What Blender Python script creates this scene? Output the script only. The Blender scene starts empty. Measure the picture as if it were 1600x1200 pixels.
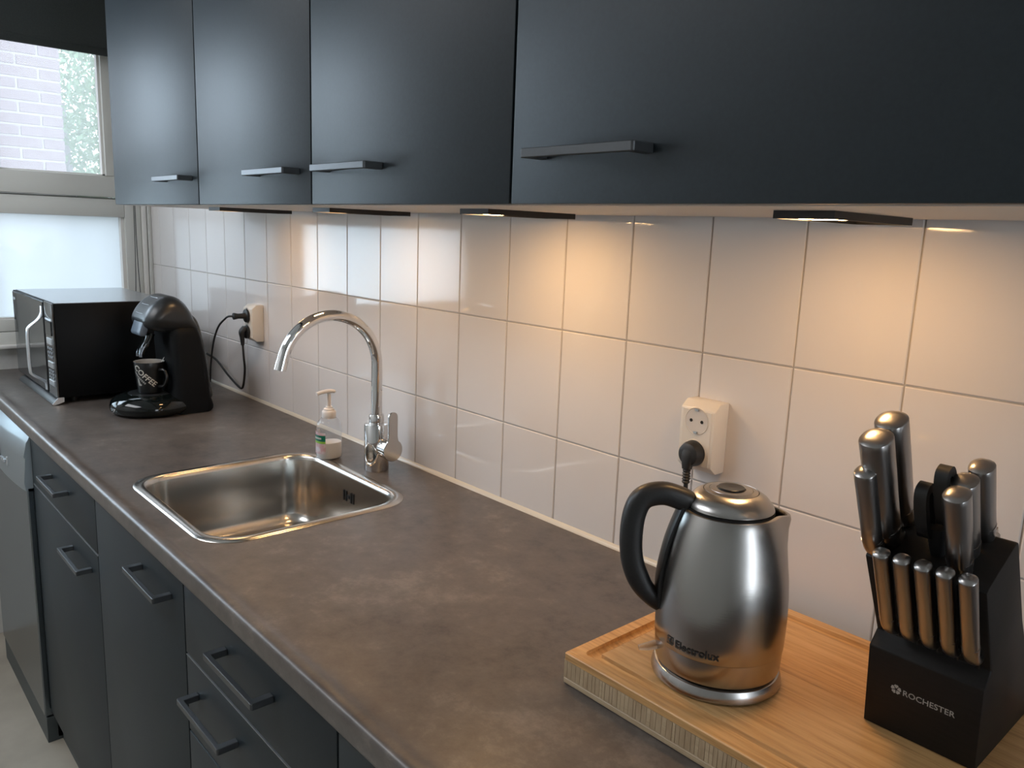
import bpy, bmesh, math, random
from mathutils import Vector, Matrix
random.seed(7)
SC = bpy.context.scene
COL = SC.collection

# ------------------------------------------------------------------ camera
CAM_POS = (0.39949, -1.01785, 1.43301)
RIGHT = Vector((0.66428549, 0.74656349, 0.03698302))
DOWN = Vector((0.16392348, -0.09722800, -0.98166991))
FWD = Vector((-0.72928313, 0.65817146, -0.18696644))
cam = bpy.data.cameras.new('camera')
cam.sensor_fit = 'HORIZONTAL'; cam.sensor_width = 36.0
cam.lens = 36.0 * 1246.14 / 1600.0
cam.clip_start = 0.02; cam.clip_end = 200
camo = bpy.data.objects.new('camera', cam)
m = Matrix.Identity(4)
for i in range(3):
    m[i][0] = RIGHT[i]; m[i][1] = -DOWN[i]; m[i][2] = -FWD[i]; m[i][3] = CAM_POS[i]
camo.matrix_world = m
COL.objects.link(camo); SC.camera = camo

# ------------------------------------------------------------------ world, daylight, exposure
world = bpy.data.worlds.new('sky'); SC.world = world; world.use_nodes = True
bg = world.node_tree.nodes['Background']
bg.inputs['Color'].default_value = (0.80, 0.90, 1.0, 1); bg.inputs['Strength'].default_value = 2.7

CEIL = 2.48
def area(name, loc, rot, sx, sy, power, color):
    l = bpy.data.lights.new(name, 'AREA'); l.shape = 'RECTANGLE'; l.size = sx; l.size_y = sy
    l.energy = power; l.color = color
    o = bpy.data.objects.new(name, l); o.location = loc; o.rotation_euler = rot; COL.objects.link(o); return o
# daylight entering by the far half of the kitchen window and by the glazed door behind the camera
area('daylight_upper_window', (-2.93, -1.10, 1.83), (0, -math.pi / 2, 0), 0.50, 0.86, 10.0, (0.74, 0.88, 1.0))
area('daylight_frosted_window', (-2.93, -1.09, 1.25), (0, -math.pi / 2, 0), 0.40, 0.92, 9.0, (0.76, 0.89, 1.0))
area('added_ceiling_fill', (-1.75, -1.75, CEIL - 0.03), (0, 0, 0), 1.5, 0.8, 20.0, (0.93, 0.95, 1.0))  # fill light added under the ceiling to lift lower tiles and fronts
area('daylight_balcony_door', (2.66, -0.62, 1.05), (0, math.pi / 2, 0), 1.95, 0.60, 9.0, (0.86, 0.93, 1.0))

vs = SC.view_settings
vs.view_transform = 'Standard'; vs.look = 'None'; vs.gamma = 1.0; vs.use_curve_mapping = False
vs.exposure = 0.45
SC.display_settings.display_device = 'sRGB'
cy = SC.cycles
cy.use_denoising = True
cy.max_bounces = 8; cy.diffuse_bounces = 4; cy.glossy_bounces = 5; cy.transmission_bounces = 6; cy.transparent_max_bounces = 10
cy.caustics_reflective = False; cy.caustics_refractive = False
cy.sample_clamp_indirect = 6.0

# ------------------------------------------------------------------ materials
def principled(name, color, rough=0.5, metal=0.0, spec=0.5, **kw):
    mt = bpy.data.materials.new(name); mt.use_nodes = True
    b = mt.node_tree.nodes['Principled BSDF']
    b.inputs['Base Color'].default_value = (*color, 1)
    b.inputs['Roughness'].default_value = rough
    b.inputs['Metallic'].default_value = metal
    b.inputs['Specular IOR Level'].default_value = spec
    for k, v in kw.items():
        b.inputs[k.replace('_', ' ')].default_value = v
    return mt

def noise_tex(mt, scale, detail=4, stretch=(1, 1, 1), rough=0.5):
    nt = mt.node_tree; N = nt.nodes; L = nt.links
    tc = N.new('ShaderNodeTexCoord'); mp = N.new('ShaderNodeMapping')
    mp.inputs['Scale'].default_value = stretch
    nz = N.new('ShaderNodeTexNoise'); nz.inputs['Scale'].default_value = scale
    nz.inputs['Detail'].default_value = detail; nz.inputs['Roughness'].default_value = rough
    L.new(tc.outputs['Object'], mp.inputs['Vector']); L.new(mp.outputs['Vector'], nz.inputs['Vector'])
    return nz

def ramp(mt, src, stops):
    nt = mt.node_tree; r = nt.nodes.new('ShaderNodeValToRGB')
    while len(r.color_ramp.elements) < len(stops): r.color_ramp.elements.new(0.5)
    for e, (p, c) in zip(r.color_ramp.elements, stops):
        e.position = p; e.color = (*c, 1)
    nt.links.new(src, r.inputs['Fac']); return r

def bump(mt, src, strength, dist):
    nt = mt.node_tree; b = nt.nodes.new('ShaderNodeBump')
    b.inputs['Strength'].default_value = strength; b.inputs['Distance'].default_value = dist
    nt.links.new(src, b.inputs['Height'])
    nt.links.new(b.outputs['Normal'], nt.nodes['Principled BSDF'].inputs['Normal'])

def noisy(name, stops, scale, rough, stretch=(1, 1, 1), metal=0.0, spec=0.5, detail=5, bstr=0.0, bdist=0.001, **kw):
    mt = principled(name, stops[0][1], rough, metal, spec, **kw)
    nz = noise_tex(mt, scale, detail, stretch)
    r = ramp(mt, nz.outputs['Fac'], stops)
    mt.node_tree.links.new(r.outputs['Color'], mt.node_tree.nodes['Principled BSDF'].inputs['Base Color'])
    if bstr: bump(mt, nz.outputs['Fac'], bstr, bdist)
    return mt

M = {}
M['tile'] = principled('glazed_white_tile', (0.70, 0.665, 0.645), 0.06, spec=0.55)
nz = noise_tex(M['tile'], 9.0, 2); bump(M['tile'], nz.outputs['Fac'], 0.06, 0.004)
M['grout'] = noisy('grey_grout', [(0.3, (0.38, 0.355, 0.33)), (0.7, (0.46, 0.43, 0.40))], 60, 0.8)
M['sealant'] = principled('cream_sealant', (0.62, 0.56, 0.46), 0.25)
M['front'] = noisy('anthracite_front', [(0.3, (0.011, 0.0175, 0.022)), (0.7, (0.014, 0.0215, 0.027))], 220, 0.46, spec=0.36, bstr=0.08, bdist=0.0004)
M['front_edge'] = principled('front_edge_band', (0.06, 0.065, 0.07), 0.4)
M['carcass'] = principled('pale_carcass_board', (0.62, 0.57, 0.52), 0.5)
M['handle'] = principled('dark_brushed_handle', (0.085, 0.09, 0.095), 0.36, metal=0.6)
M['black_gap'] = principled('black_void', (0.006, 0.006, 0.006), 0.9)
M['plinth'] = principled('dark_plinth', (0.05, 0.06, 0.062), 0.5)
# worktop: blotchy brown-grey stone laminate
wt = principled('worktop_laminate', (0.06, 0.05, 0.045), 0.36, spec=0.5)
n1 = noise_tex(wt, 3.5, 7, rough=0.62); n2 = noise_tex(wt, 22, 9, rough=0.78)
mx = wt.node_tree.nodes.new('ShaderNodeMix'); mx.data_type = 'FLOAT'; mx.inputs[0].default_value = 0.55
wt.node_tree.links.new(n1.outputs['Fac'], mx.inputs[2]); wt.node_tree.links.new(n2.outputs['Fac'], mx.inputs[3])
r = ramp(wt, mx.outputs[0], [(0.37, (0.044, 0.038, 0.036)), (0.46, (0.090, 0.075, 0.066)), (0.54, (0.114, 0.096, 0.084)), (0.63, (0.180, 0.154, 0.134))])
wt.node_tree.links.new(r.outputs['Color'], wt.node_tree.nodes['Principled BSDF'].inputs['Base Color'])
bump(wt, n2.outputs['Fac'], 0.12, 0.0008)
M['worktop'] = wt
def brushed(name, color, rough, stretch, scale=60, bs=0.06):
    mt = principled(name, color, rough, metal=1.0)
    nz = noise_tex(mt, scale, 3, stretch)
    bump(mt, nz.outputs['Fac'], bs, 0.0006)
    return mt
M['steel'] = brushed('brushed_steel_sink', (0.60, 0.57, 0.53), 0.21, (1, 8, 1))
M['steel_kettle'] = brushed('brushed_steel_kettle', (0.42, 0.405, 0.39), 0.24, (1, 1, 30), 40, 0.04)
_k = M['steel_kettle'].node_tree; _t = _k.nodes.new('ShaderNodeTangent'); _t.direction_type = 'RADIAL'; _t.axis = 'Z'
_k.links.new(_t.outputs[0], _k.nodes['Principled BSDF'].inputs['Tangent']); _k.nodes['Principled BSDF'].inputs['Anisotropic'].default_value = 0.75
M['steel_knife'] = brushed('brushed_steel_knife', (0.36, 0.345, 0.335), 0.28, (1, 1, 1), 120, 0.03)
M['steel_appliance'] = brushed('silver_appliance', (0.42, 0.47, 0.50), 0.40, (1, 1, 25), 40, 0.04)
M['steel_door'] = brushed('grey_appliance_door', (0.18, 0.21, 0.23), 0.22, (1, 1, 25), 40, 0.03)
M['chrome'] = principled('chrome', (0.80, 0.80, 0.80), 0.045, metal=1.0)
M['chrome_satin'] = principled('satin_chrome', (0.62, 0.60, 0.58), 0.16, metal=1.0)
M['dark_chrome'] = principled('dark_chrome', (0.20, 0.22, 0.25), 0.08, metal=1.0)
M['rubber'] = principled('black_rubber', (0.012, 0.012, 0.012), 0.5)
M['plastic_black'] = principled('black_plastic_gloss', (0.004, 0.006, 0.006), 0.06, spec=0.5)
M['plastic_satin'] = principled('black_plastic_satin', (0.015, 0.017, 0.019), 0.32)
M['handle_black'] = noisy('kettle_handle_plastic', [(0.3, (0.013, 0.013, 0.014)), (0.7, (0.018, 0.018, 0.018))], 400, 0.42, bstr=0.1, bdist=0.0003)
M['coffee_body'] = principled('coffee_machine_black', (0.004, 0.005, 0.006), 0.55, spec=0.18)
M['plastic_grey'] = principled('blue_grey_plastic', (0.10, 0.13, 0.17), 0.35)
M['tank'] = principled('smoky_tank', (0.05, 0.055, 0.06), 0.22, spec=0.6)
M['white_plastic'] = principled('white_plastic', (0.72, 0.66, 0.58), 0.28)
M['pump_white'] = principled('pump_white', (0.80, 0.75, 0.71), 0.35)
M['mw_body'] = principled('microwave_black_steel', (0.003, 0.0035, 0.004), 0.45, spec=0.15)
M['mw_front'] = principled('microwave_glass', (0.035, 0.037, 0.038), 0.06, spec=0.9)
M['mw_top_sheen'] = principled('microwave_top_sheen', (0.55, 0.57, 0.60), 0.25, metal=0.9)  # pale metal paints the window's reflection onto the black top
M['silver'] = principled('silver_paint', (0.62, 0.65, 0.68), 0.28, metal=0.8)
M['dark_display'] = principled('dark_display', (0.01, 0.012, 0.014), 0.08)
M['button'] = principled('button_grey', (0.20, 0.22, 0.24), 0.4)
M['mug'] = principled('mug_black_glaze', (0.008, 0.009, 0.010), 0.28)
M['mug_in'] = principled('mug_cream_inside', (0.55, 0.51, 0.46), 0.35)
M['print_white'] = principled('printed_white', (0.55, 0.53, 0.48), 0.5)
M['print_grey'] = principled('printed_grey', (0.36, 0.35, 0.33), 0.5)
M['print_black'] = principled('printed_black', (0.02, 0.02, 0.02), 0.5)
M['block'] = noisy('black_stained_wood', [(0.3, (0.008, 0.007, 0.006)), (0.7, (0.012, 0.010, 0.009))], 50, 0.55, (1, 1, 8), spec=0.25)
M['lamp_black'] = principled('lamp_housing_black', (0.012, 0.010, 0.009), 0.4)
M['lamp_back'] = principled('lamp_underside_pale', (0.45, 0.42, 0.40), 0.4)
def emission(name, color, strength):
    mt = bpy.data.materials.new(name); mt.use_nodes = True; nt = mt.node_tree; nt.nodes.clear()
    e = nt.nodes.new('ShaderNodeEmission'); o = nt.nodes.new('ShaderNodeOutputMaterial')
    e.inputs['Color'].default_value = (*color, 1); e.inputs['Strength'].default_value = strength
    nt.links.new(e.outputs[0], o.inputs[0]); return mt
M['led_dim'] = emission('warm_led_dimmed', (1.0, 0.60, 0.27), 34.0)
M['led'] = emission('warm_led', (1.0, 0.60, 0.26), 70.0)
M['led_soft'] = emission('warm_led_softer', (1.0, 0.585, 0.25), 53.0)
# bamboo
def wood(name, c1, c2, c3, stretch, scale=9.0, rough=0.42):
    mt = principled(name, c1, rough)
    a = noise_tex(mt, scale, 6, stretch, 0.6)
    rr = ramp(mt, a.outputs['Fac'], [(0.30, c1), (0.50, c2), (0.66, c3)])
    mt.node_tree.links.new(rr.outputs['Color'], mt.node_tree.nodes['Principled BSDF'].inputs['Base Color'])
    bump(mt, a.outputs['Fac'], 0.06, 0.0006); return mt
M['bamboo'] = wood('bamboo_top', (0.42, 0.215, 0.075), (0.60, 0.335, 0.130), (0.68, 0.40, 0.170), (1.2, 22, 22))
M['bamboo2'] = wood('bamboo_strip', (0.46, 0.240, 0.085), (0.63, 0.360, 0.145), (0.70, 0.42, 0.185), (1.0, 16, 16))
M['bamboo_core'] = wood('bamboo_core', (0.40, 0.28, 0.165), (0.47, 0.34, 0.21), (0.52, 0.385, 0.245), (14, 3, 3))
M['bamboo_edge'] = wood('bamboo_edge', (0.46, 0.33, 0.20), (0.54, 0.40, 0.25), (0.58, 0.44, 0.28), (1, 20, 20))
M['frame'] = principled('window_frame_paint', (0.64, 0.64, 0.60), 0.42)
M['bead'] = principled('window_bead_white', (0.78, 0.76, 0.72), 0.35)
M['wall'] = noisy('plaster_wall', [(0.3, (0.62, 0.61, 0.58)), (0.7, (0.66, 0.65, 0.62))], 80, 0.7)
M['wall_taupe'] = principled('taupe_wall', (0.30, 0.28, 0.26), 0.7)
M['ceiling'] = principled('ceiling_white', (0.70, 0.70, 0.68), 0.8)
M['floor'] = noisy('beige_vinyl_floor', [(0.3, (0.31, 0.275, 0.22)), (0.7, (0.40, 0.355, 0.29))], 7, 0.45)
M['blind'] = noisy('dark_blind_fabric', [(0.3, (0.022, 0.027, 0.026)), (0.7, (0.034, 0.040, 0.038))], 500, 0.85)
M['chain'] = principled('dark_bead_chain', (0.05, 0.05, 0.05), 0.4)
M['brick'] = noisy('pink_brick', [(0.3, (0.24, 0.185, 0.19)), (0.7, (0.28, 0.222, 0.228))], 14, 0.85)
M['mortar'] = principled('pale_mortar', (0.44, 0.41, 0.41), 0.9)
M['leaf'] = noisy('leaf_green', [(0.3, (0.11, 0.20, 0.10)), (0.7, (0.26, 0.38, 0.22))], 1.2, 0.5)
M['bark'] = principled('bark', (0.20, 0.19, 0.19), 0.9)
M['ground'] = principled('ground_paving', (0.35, 0.34, 0.31), 0.9)
M['liquid'] = principled('white_soap', (0.92, 0.89, 0.85), 0.3)
M['label_pink'] = noisy('label_pink', [(0.42, (0.66, 0.42, 0.44)), (0.6, (0.74, 0.68, 0.70))], 60, 0.4)
M['label_green'] = principled('label_green', (0.005, 0.16, 0.10), 0.35)
M['label_lime'] = principled('label_lime', (0.30, 0.55, 0.08), 0.35)
def see_through(name, transp, haze, tint=(1, 1, 1), gloss_rough=0.02):
    """thin pane: transparent + scattering haze + a Fresnel sheen"""
    mt = bpy.data.materials.new(name); mt.use_nodes = True; nt = mt.node_tree; N = nt.nodes; L = nt.links; N.clear()
    out = N.new('ShaderNodeOutputMaterial'); tr = N.new('ShaderNodeBsdfTransparent'); tl = N.new('ShaderNodeBsdfTranslucent')
    gl = N.new('ShaderNodeBsdfGlossy'); fr = N.new('ShaderNodeMath'); pw_ = N.new('ShaderNodeMath'); lw_ = N.new('ShaderNodeLayerWeight'); m1 = N.new('ShaderNodeMixShader'); m2 = N.new('ShaderNodeMixShader')
    tr.inputs['Color'].default_value = (*tint, 1); tl.inputs['Color'].default_value = (*tint, 1)
    gl.inputs['Roughness'].default_value = gloss_rough; pw_.operation = 'POWER'; pw_.inputs[1].default_value = 4.0; L.new(lw_.outputs['Facing'], pw_.inputs[0]); fr.operation = 'MULTIPLY_ADD'; fr.inputs[1].default_value = 0.6; fr.inputs[2].default_value = 0.04; L.new(pw_.outputs[0], fr.inputs[0])
    m1.inputs[0].default_value = haze / (haze + transp)
    L.new(tr.outputs[0], m1.inputs[1]); L.new(tl.outputs[0], m1.inputs[2])
    L.new(fr.outputs[0], m2.inputs[0]); L.new(m1.outputs[0], m2.inputs[1]); L.new(gl.outputs[0], m2.inputs[2]); L.new(m2.outputs[0], out.inputs[0])
    return mt
M['glass_hazy'] = see_through('hazy_window_glass', 0.80, 0.20, (0.96, 0.98, 1.0))
M['glass_frost'] = see_through('frosted_window_glass', 0.12, 0.88, (0.77, 0.81, 0.83))
M['glass_door'] = see_through('clear_door_glass', 0.95, 0.05)
M['bottle'] = see_through('clear_bottle_plastic', 0.86, 0.14, (0.94, 0.95, 0.96))
M['clear'] = see_through('clear_switch_plastic', 0.55, 0.45, (0.95, 0.93, 0.9))

# ------------------------------------------------------------------ helpers
def world_loc(o):
    v = Vector((0, 0, 0))
    while o is not None: v += o.location; o = o.parent
    return v
def tag(o, label=None, cat=None, group=None, kind=None):
    if label: o['label'] = label
    if cat: o['category'] = cat
    if group: o['group'] = group
    if kind: o['kind'] = kind
    return o
def thing(name, label, cat, loc, group=None, kind=None):
    o = bpy.data.objects.new(name, None); o.empty_display_size = 0.05; o.location = loc; COL.objects.link(o)
    return tag(o, label, cat, group, kind)
def obj(name, bm, mat, parent=None, loc=None, smooth=35, label=None):
    """bmesh in world coordinates -> one mesh object, origin at its parent's (or loc)"""
    off = world_loc(parent) if parent is not None else Vector(loc if loc is not None else (0, 0, 0))
    bmesh.ops.translate(bm, verts=bm.verts[:], vec=-off)
    bmesh.ops.recalc_face_normals(bm, faces=bm.faces[:])
    me = bpy.data.meshes.new(name); bm.to_mesh(me); bm.free()
    mats = mat if isinstance(mat, (list, tuple)) else [mat]
    for k in mats: me.materials.append(M[k])
    if smooth:
        for p in me.polygons: p.use_smooth = True
        me.set_sharp_from_angle(angle=math.radians(smooth))
    o = bpy.data.objects.new(name, me); COL.objects.link(o)
    if parent is not None: o.parent = parent
    else: o.location = off
    if label: o['label'] = label
    return o
def box(x0, x1, y0, y1, z0, z1, bev=0.0, seg=2, bm=None):
    b = bmesh.new()
    bmesh.ops.create_cube(b, size=1.0)
    for v in b.verts:
        v.co = Vector(((x0 + x1) / 2 + v.co.x * (x1 - x0), (y0 + y1) / 2 + v.co.y * (y1 - y0), (z0 + z1) / 2 + v.co.z * (z1 - z0)))
    if bev > 0:
        bmesh.ops.bevel(b, geom=b.edges[:], offset=bev, segments=seg, profile=0.5, affect='EDGES')
    if bm is None: return b
    return merge(bm, b)
def merge(bm, b):
    me = bpy.data.meshes.new('tmp'); b.to_mesh(me); b.free(); bm.from_mesh(me); bpy.data.meshes.remove(me); return bm
def grid_faces(bm, rings, closed=True, cap0=False, cap1=False):
    n = len(rings[0])
    for a, b in zip(rings[:-1], rings[1:]):
        for i in range(n if closed else n - 1):
            j = (i + 1) % n
            bm.faces.new((a[i], a[j], b[j], b[i]))
    if cap0: bm.faces.new(rings[0][::-1])
    if cap1: bm.faces.new(rings[-1])
def lathe(prof, c, n=40, cap0=True, cap1=True, bm=None, axis='Z'):
    """prof: list of (r, h) along the axis from point c"""
    bm = bm or bmesh.new(); rings = []
    for r, h in prof:
        ring = []
        for i in range(n):
            a = 2 * math.pi * i / n; u, v = r * math.cos(a), r * math.sin(a)
            p = {'Z': (u, v, h), 'X': (h, u, v), 'Y': (u, h, v)}[axis]
            ring.append(bm.verts.new((c[0] + p[0], c[1] + p[1], c[2] + p[2])))
        rings.append(ring)
    grid_faces(bm, rings, True, cap0, cap1); return bm
def catmull(pts, k=6):
    P = [Vector(p) for p in pts]; out = []
    for i in range(len(P) - 1):
        a = P[i - 1] if i else P[0] * 2 - P[1]; b, c = P[i], P[i + 1]
        d = P[i + 2] if i + 2 < len(P) else P[-1] * 2 - P[-2]
        for j in range(k):
            t = j / k
            out.append(0.5 * ((2 * b) + (c - a) * t + (2 * a - 5 * b + 4 * c - d) * t * t + (-a + 3 * b - 3 * c + d) * t ** 3))
    out.append(P[-1]); return out
def tube(pts, r, n=10, bm=None, smooth_k=6, sect=None, up=None, caps=True):
    """sweep a circle (or sect(t)->(a,b) half sizes of a superellipse) along pts"""
    bm = bm or bmesh.new(); P = catmull(pts, smooth_k) if smooth_k else [Vector(p) for p in pts]
    rings = []; ref = Vector(up) if up else None
    for i, p in enumerate(P):
        t = (P[min(i + 1, len(P) - 1)] - P[max(i - 1, 0)]).normalized()
        if up:
            s = t.cross(Vector(up)).normalized(); u = s.cross(t).normalized()
        else:
            if ref is None:
                ref = Vector((0, 0, 1)) if abs(t.z) < 0.9 else Vector((1, 0, 0))
            s = t.cross(ref).normalized(); u = s.cross(t).normalized(); ref = u
        f = i / (len(P) - 1)
        if sect: a, b = sect(f)
        else:
            a = b = r(f) if callable(r) else r
        ring = []
        for k in range(n):
            an = 2 * math.pi * k / n; c, d = math.cos(an), math.sin(an)
            if sect:
                c = math.copysign(abs(c) ** 0.75, c); d = math.copysign(abs(d) ** 0.75, d)
            ring.append(bm.verts.new(p + s * (a * c) + u * (b * d)))
        rings.append(ring)
    grid_faces(bm, rings, True, caps, caps); return bm
def prism(poly, axis, a, b, bm=None, bev=0.0, seg=2):
    """extrude polygon; axis 'X': poly=(y,z), 'Y': (x,z), 'Z': (x,y)"""
    t = bmesh.new()
    def P(p, h): return {'X': (h, p[0], p[1]), 'Y': (p[0], h, p[1]), 'Z': (p[0], p[1], h)}[axis]
    r0 = [t.verts.new(P(p, a)) for p in poly]; r1 = [t.verts.new(P(p, b)) for p in poly]
    grid_faces(t, [r0, r1], True, True, True)
    if bev: 
        bmesh.ops.recalc_face_normals(t, faces=t.faces[:])
        bmesh.ops.bevel(t, geom=t.edges[:], offset=bev, segments=seg, profile=0.5, affect='EDGES')
    return t if bm is None else merge(bm, t)
def rrect(x0, x1, y0, y1, r, k=7):
    out = []
    for cx, cy_, a0 in ((x1 - r, y1 - r, 0), (x0 + r, y1 - r, 90), (x0 + r, y0 + r, 180), (x1 - r, y0 + r, 270)):
        for i in range(k + 1):
            a = math.radians(a0 + 90 * i / k); out.append((cx + r * math.cos(a), cy_ + r * math.sin(a)))
    return out
def text_mesh(s, size, fn, bm=None, shear=0.0, spacing=1.0, sub=0.0):
    """letters as flat geometry; fn maps (x, y) in text space to a world point"""
    cu = bpy.data.curves.new('txt', 'FONT'); cu.body = s; cu.size = size; cu.space_character = spacing; cu.shear = shear
    cu.resolution_u = 3; cu.fill_mode = 'FRONT'
    cu.offset = sub
    o = bpy.data.objects.new('txt', cu); COL.objects.link(o)
    dg = bpy.context.evaluated_depsgraph_get(); me = o.evaluated_get(dg).to_mesh()
    bm = bm or bmesh.new(); vs_ = [bm.verts.new(fn(v.co.x, v.co.y)) for v in me.vertices]
    for p in me.polygons:
        try: bm.faces.new([vs_[i] for i in p.vertices])
        except ValueError: pass
    w = max((v.co.x for v in me.vertices), default=0)
    o.evaluated_get(dg).to_mesh_clear(); bpy.data.objects.remove(o); bpy.data.curves.remove(cu)
    return bm
def copy_tree(o, parent=None, delta=(0, 0, 0)):
    c = o.copy(); COL.objects.link(c); c.parent = parent
    if parent is None: c.location = o.location + Vector(delta)
    for ch in list(o.children): copy_tree(ch, c)
    return c

WT = 0.900           # worktop surface
FZ = -0.065          # floor
UB = 1.466           # underside of the wall units
CEIL = 2.48
XW = -2.80           # window wall
XR = 2.60
YF = -2.60

# ------------------------------------------------------------------ room shell
tag(obj('floor', box(-2.95, XR, YF, 0.1, FZ - 0.1, FZ), 'floor', smooth=0), 'beige speckled vinyl kitchen floor', None, kind='structure')
tag(obj('ceiling', box(-2.95, XR, YF, 0.1, CEIL, CEIL + 0.1), 'ceiling', smooth=0), 'white ceiling', None, kind='structure')
wb = tag(obj('wall_back', box(-2.95, XR, 0.0015, 0.12, FZ, CEIL), 'grout', smooth=0), 'wall of white glazed tiles behind the worktop', None, kind='structure')
tag(obj('wall_front', box(-2.95, XR, YF - 0.1, YF, FZ, CEIL), 'wall', smooth=0), 'plain wall behind the camera', None, kind='structure')
# window wall, opening y -1.62..-0.03, z 0.985..2.20
b = box(-2.95, XW, YF, 0.0015, FZ, 0.975); box(-2.95, XW, YF, 0.0015, 2.20, CEIL, bm=b)
box(-2.95, XW, YF, -1.62, 0.975, 2.20, bm=b); box(-2.95, XW, -0.030, 0.0015, 0.975, 2.20, bm=b)
tag(obj('wall_left', b, 'wall', smooth=0), 'painted wall around the kitchen window', None, kind='structure')
# right wall with glazed door, opening y -1.02..-0.22, z FZ..2.1
b = box(XR, XR + 0.15, YF, -1.02, FZ, CEIL); box(XR, XR + 0.15, -0.22, 0.1, FZ, CEIL, bm=b); box(XR, XR + 0.15, -1.02, -0.22, 2.1, CEIL, bm=b)
tag(obj('wall_right', b, 'wall', smooth=0), 'plain wall with a glazed door', None, kind='structure')
d1 = tag(obj('door_1', merge(merge(merge(box(XR + .03, XR + .08, -1.02, -0.95, FZ, 2.1), box(XR + .03, XR + .08, -0.29, -0.22, FZ, 2.1)), box(XR + .03, XR + .08, -0.95, -0.29, 2.02, 2.1)), box(XR + .03, XR + .08, -0.95, -0.29, FZ, 0.03)), 'frame', smooth=0), 'glazed balcony door', None, kind='structure')
obj('pane', box(XR + .05, XR + .054, -0.95, -0.29, 0.03, 2.02), 'glass_door', d1, smooth=0)

# tiles: 150 x 200 grid measured from the photo
def tile_bm(w, h):
    t = bmesh.new(); e = 0.0014
    o = [(-w / 2, 0), (w / 2, 0), (w / 2, h), (-w / 2, h)]
    i_ = [(-w / 2 + e, e), (w / 2 - e, e), (w / 2 - e, h - e), (-w / 2 + e, h - e)]
    r0 = [t.verts.new((x, 0.006, z)) for x, z in o]; r1 = [t.verts.new((x, 0.0010, z)) for x, z in o]; r2 = [t.verts.new((x, 0.0, z)) for x, z in i_]
    grid_faces(t, [r0, r1, r2], True, True, True); bmesh.ops.recalc_face_normals(t, faces=t.faces[:])
    me = bpy.data.meshes.new('tile'); t.to_mesh(me); t.free(); me.materials.append(M['tile']); return me
G = 0.0021
ROW1 = WT + 0.3634; ROW2 = ROW1 - 0.200
rows = [(ROW1, UB + 0.02), (ROW2, ROW1), (WT, ROW2)]
meshes = {}
for k in range(-6, 19):
    x1 = -0.15 * k; x0 = max(x1 - 0.15, XW)
    for z0, z1 in rows:
        key = (round(x1 - x0, 3), round(z1 - z0, 3))
        if key not in meshes: meshes[key] = tile_bm(x1 - x0 - G, z1 - z0 - G)
        o = bpy.data.objects.new('tile', meshes[key]); COL.objects.link(o); o.parent = wb
        o.location = ((x0 + x1) / 2, 0, z0 + G / 2)
        o.rotation_euler = (random.uniform(-.0012, .0012), 0, random.uniform(-.0016, .0016))
tag(obj('trim_1', prism([(0.0, WT), (-0.006, WT), (-0.005, WT + 0.003), (-0.002, WT + 0.006), (0, WT + 0.008)], 'X', XW, 0.9), 'sealant'), 'cream sealant bead between the worktop and the tiles', None, kind='structure')

# ------------------------------------------------------------------ window
FX0, FX1 = -2.87, -2.80
fr = box(FX0, FX1, -0.087, -0.030, 0.985, 2.20, 0.003); box(FX0, FX1, -0.63, -0.53, 0.985, 2.20, 0.003, bm=fr)
box(FX0, FX1, -1.62, -1.55, 0.985, 2.20, 0.003, bm=fr)
for ya, yb in ((-0.53, -0.087), (-1.55, -0.63)):
    box(FX0, FX1, ya, yb, 0.985, 1.028, 0.003, bm=fr); box(FX0, FX1 - 0.006, ya, yb, 1.030, 1.072, 0.003, bm=fr)
    box(FX0, FX1, ya, yb, 1.433, 1.497, 0.003, bm=fr); box(FX0, FX1, ya, yb, 2.14, 2.20, 0.003, bm=fr)
    box(FX0, FX1 - 0.03, ya, yb, 1.498, 1.502, bm=fr)
w1 = tag(obj('window_1', fr, 'frame'), 'pale painted kitchen window frame with frosted lower panes', None, kind='structure')
for (ya, yb) in ((-0.53, -0.087), (-1.55, -0.63)):
    # lower pane with beads, upper opening sash with pane
    obj('pane', box(-2.842, -2.838, ya, yb, 1.072, 1.433), 'glass_frost', w1, smooth=0, label='frosted lower pane')
    bd = box(-2.838, -2.812, ya, ya + 0.012, 1.072, 1.433); box(-2.838, -2.812, yb - 0.012, yb, 1.072, 1.433, bm=bd); box(-2.838, -2.812, ya, yb, 1.068, 1.078, bm=bd)
    obj('glazing_bead', bd, 'bead', w1, smooth=0)
    sx0, sx1 = -2.862, -2.792
    s = box(sx0, sx1, ya, yb, 1.503, 1.578, 0.003); box(sx0, sx1, yb - 0.058, yb, 1.578, 2.14, 0.003, bm=s); box(sx0, sx1, ya, ya + 0.058, 1.578, 2.14, 0.003, bm=s)
    box(sx0, sx1, ya, yb, 2.08, 2.14, 0.003, bm=s)
    so = obj('sash', s, 'frame', w1)
    obj('sash_pane', box(-2.834, -2.830, ya + 0.058, yb - 0.058, 1.578, 2.08), 'glass_hazy', so, smooth=0)
    bd = box(-2.830, -2.806, yb - 0.066, yb - 0.058, 1.578, 2.08); box(-2.830, -2.806, ya + .058, yb - .058, 1.574, 1.583, bm=bd); obj('sash_bead', bd, 'bead', so, smooth=0)
tag(obj('window_sill', box(-2.88, -2.770, -1.66, -0.02, 0.974, 0.986, 0.003), 'bead'), 'white window sill board under the kitchen window', None, kind='structure')
# vertical trim strips in the corner beside the window
b = box(XW, XW + 0.012, -0.030, -0.014, 0.90, UB + 0.3, 0.002); tag(obj('trim_2', b, 'bead'), 'white corner trim strip beside the window', None, kind='structure')
b = box(XW, XW + 0.022, -0.012, 0.0, 0.90, UB + 0.3, 0.002); tag(obj('trim_3', b, 'frame'), 'corner trim strip beside the tiles', None, kind='structure')

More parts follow.
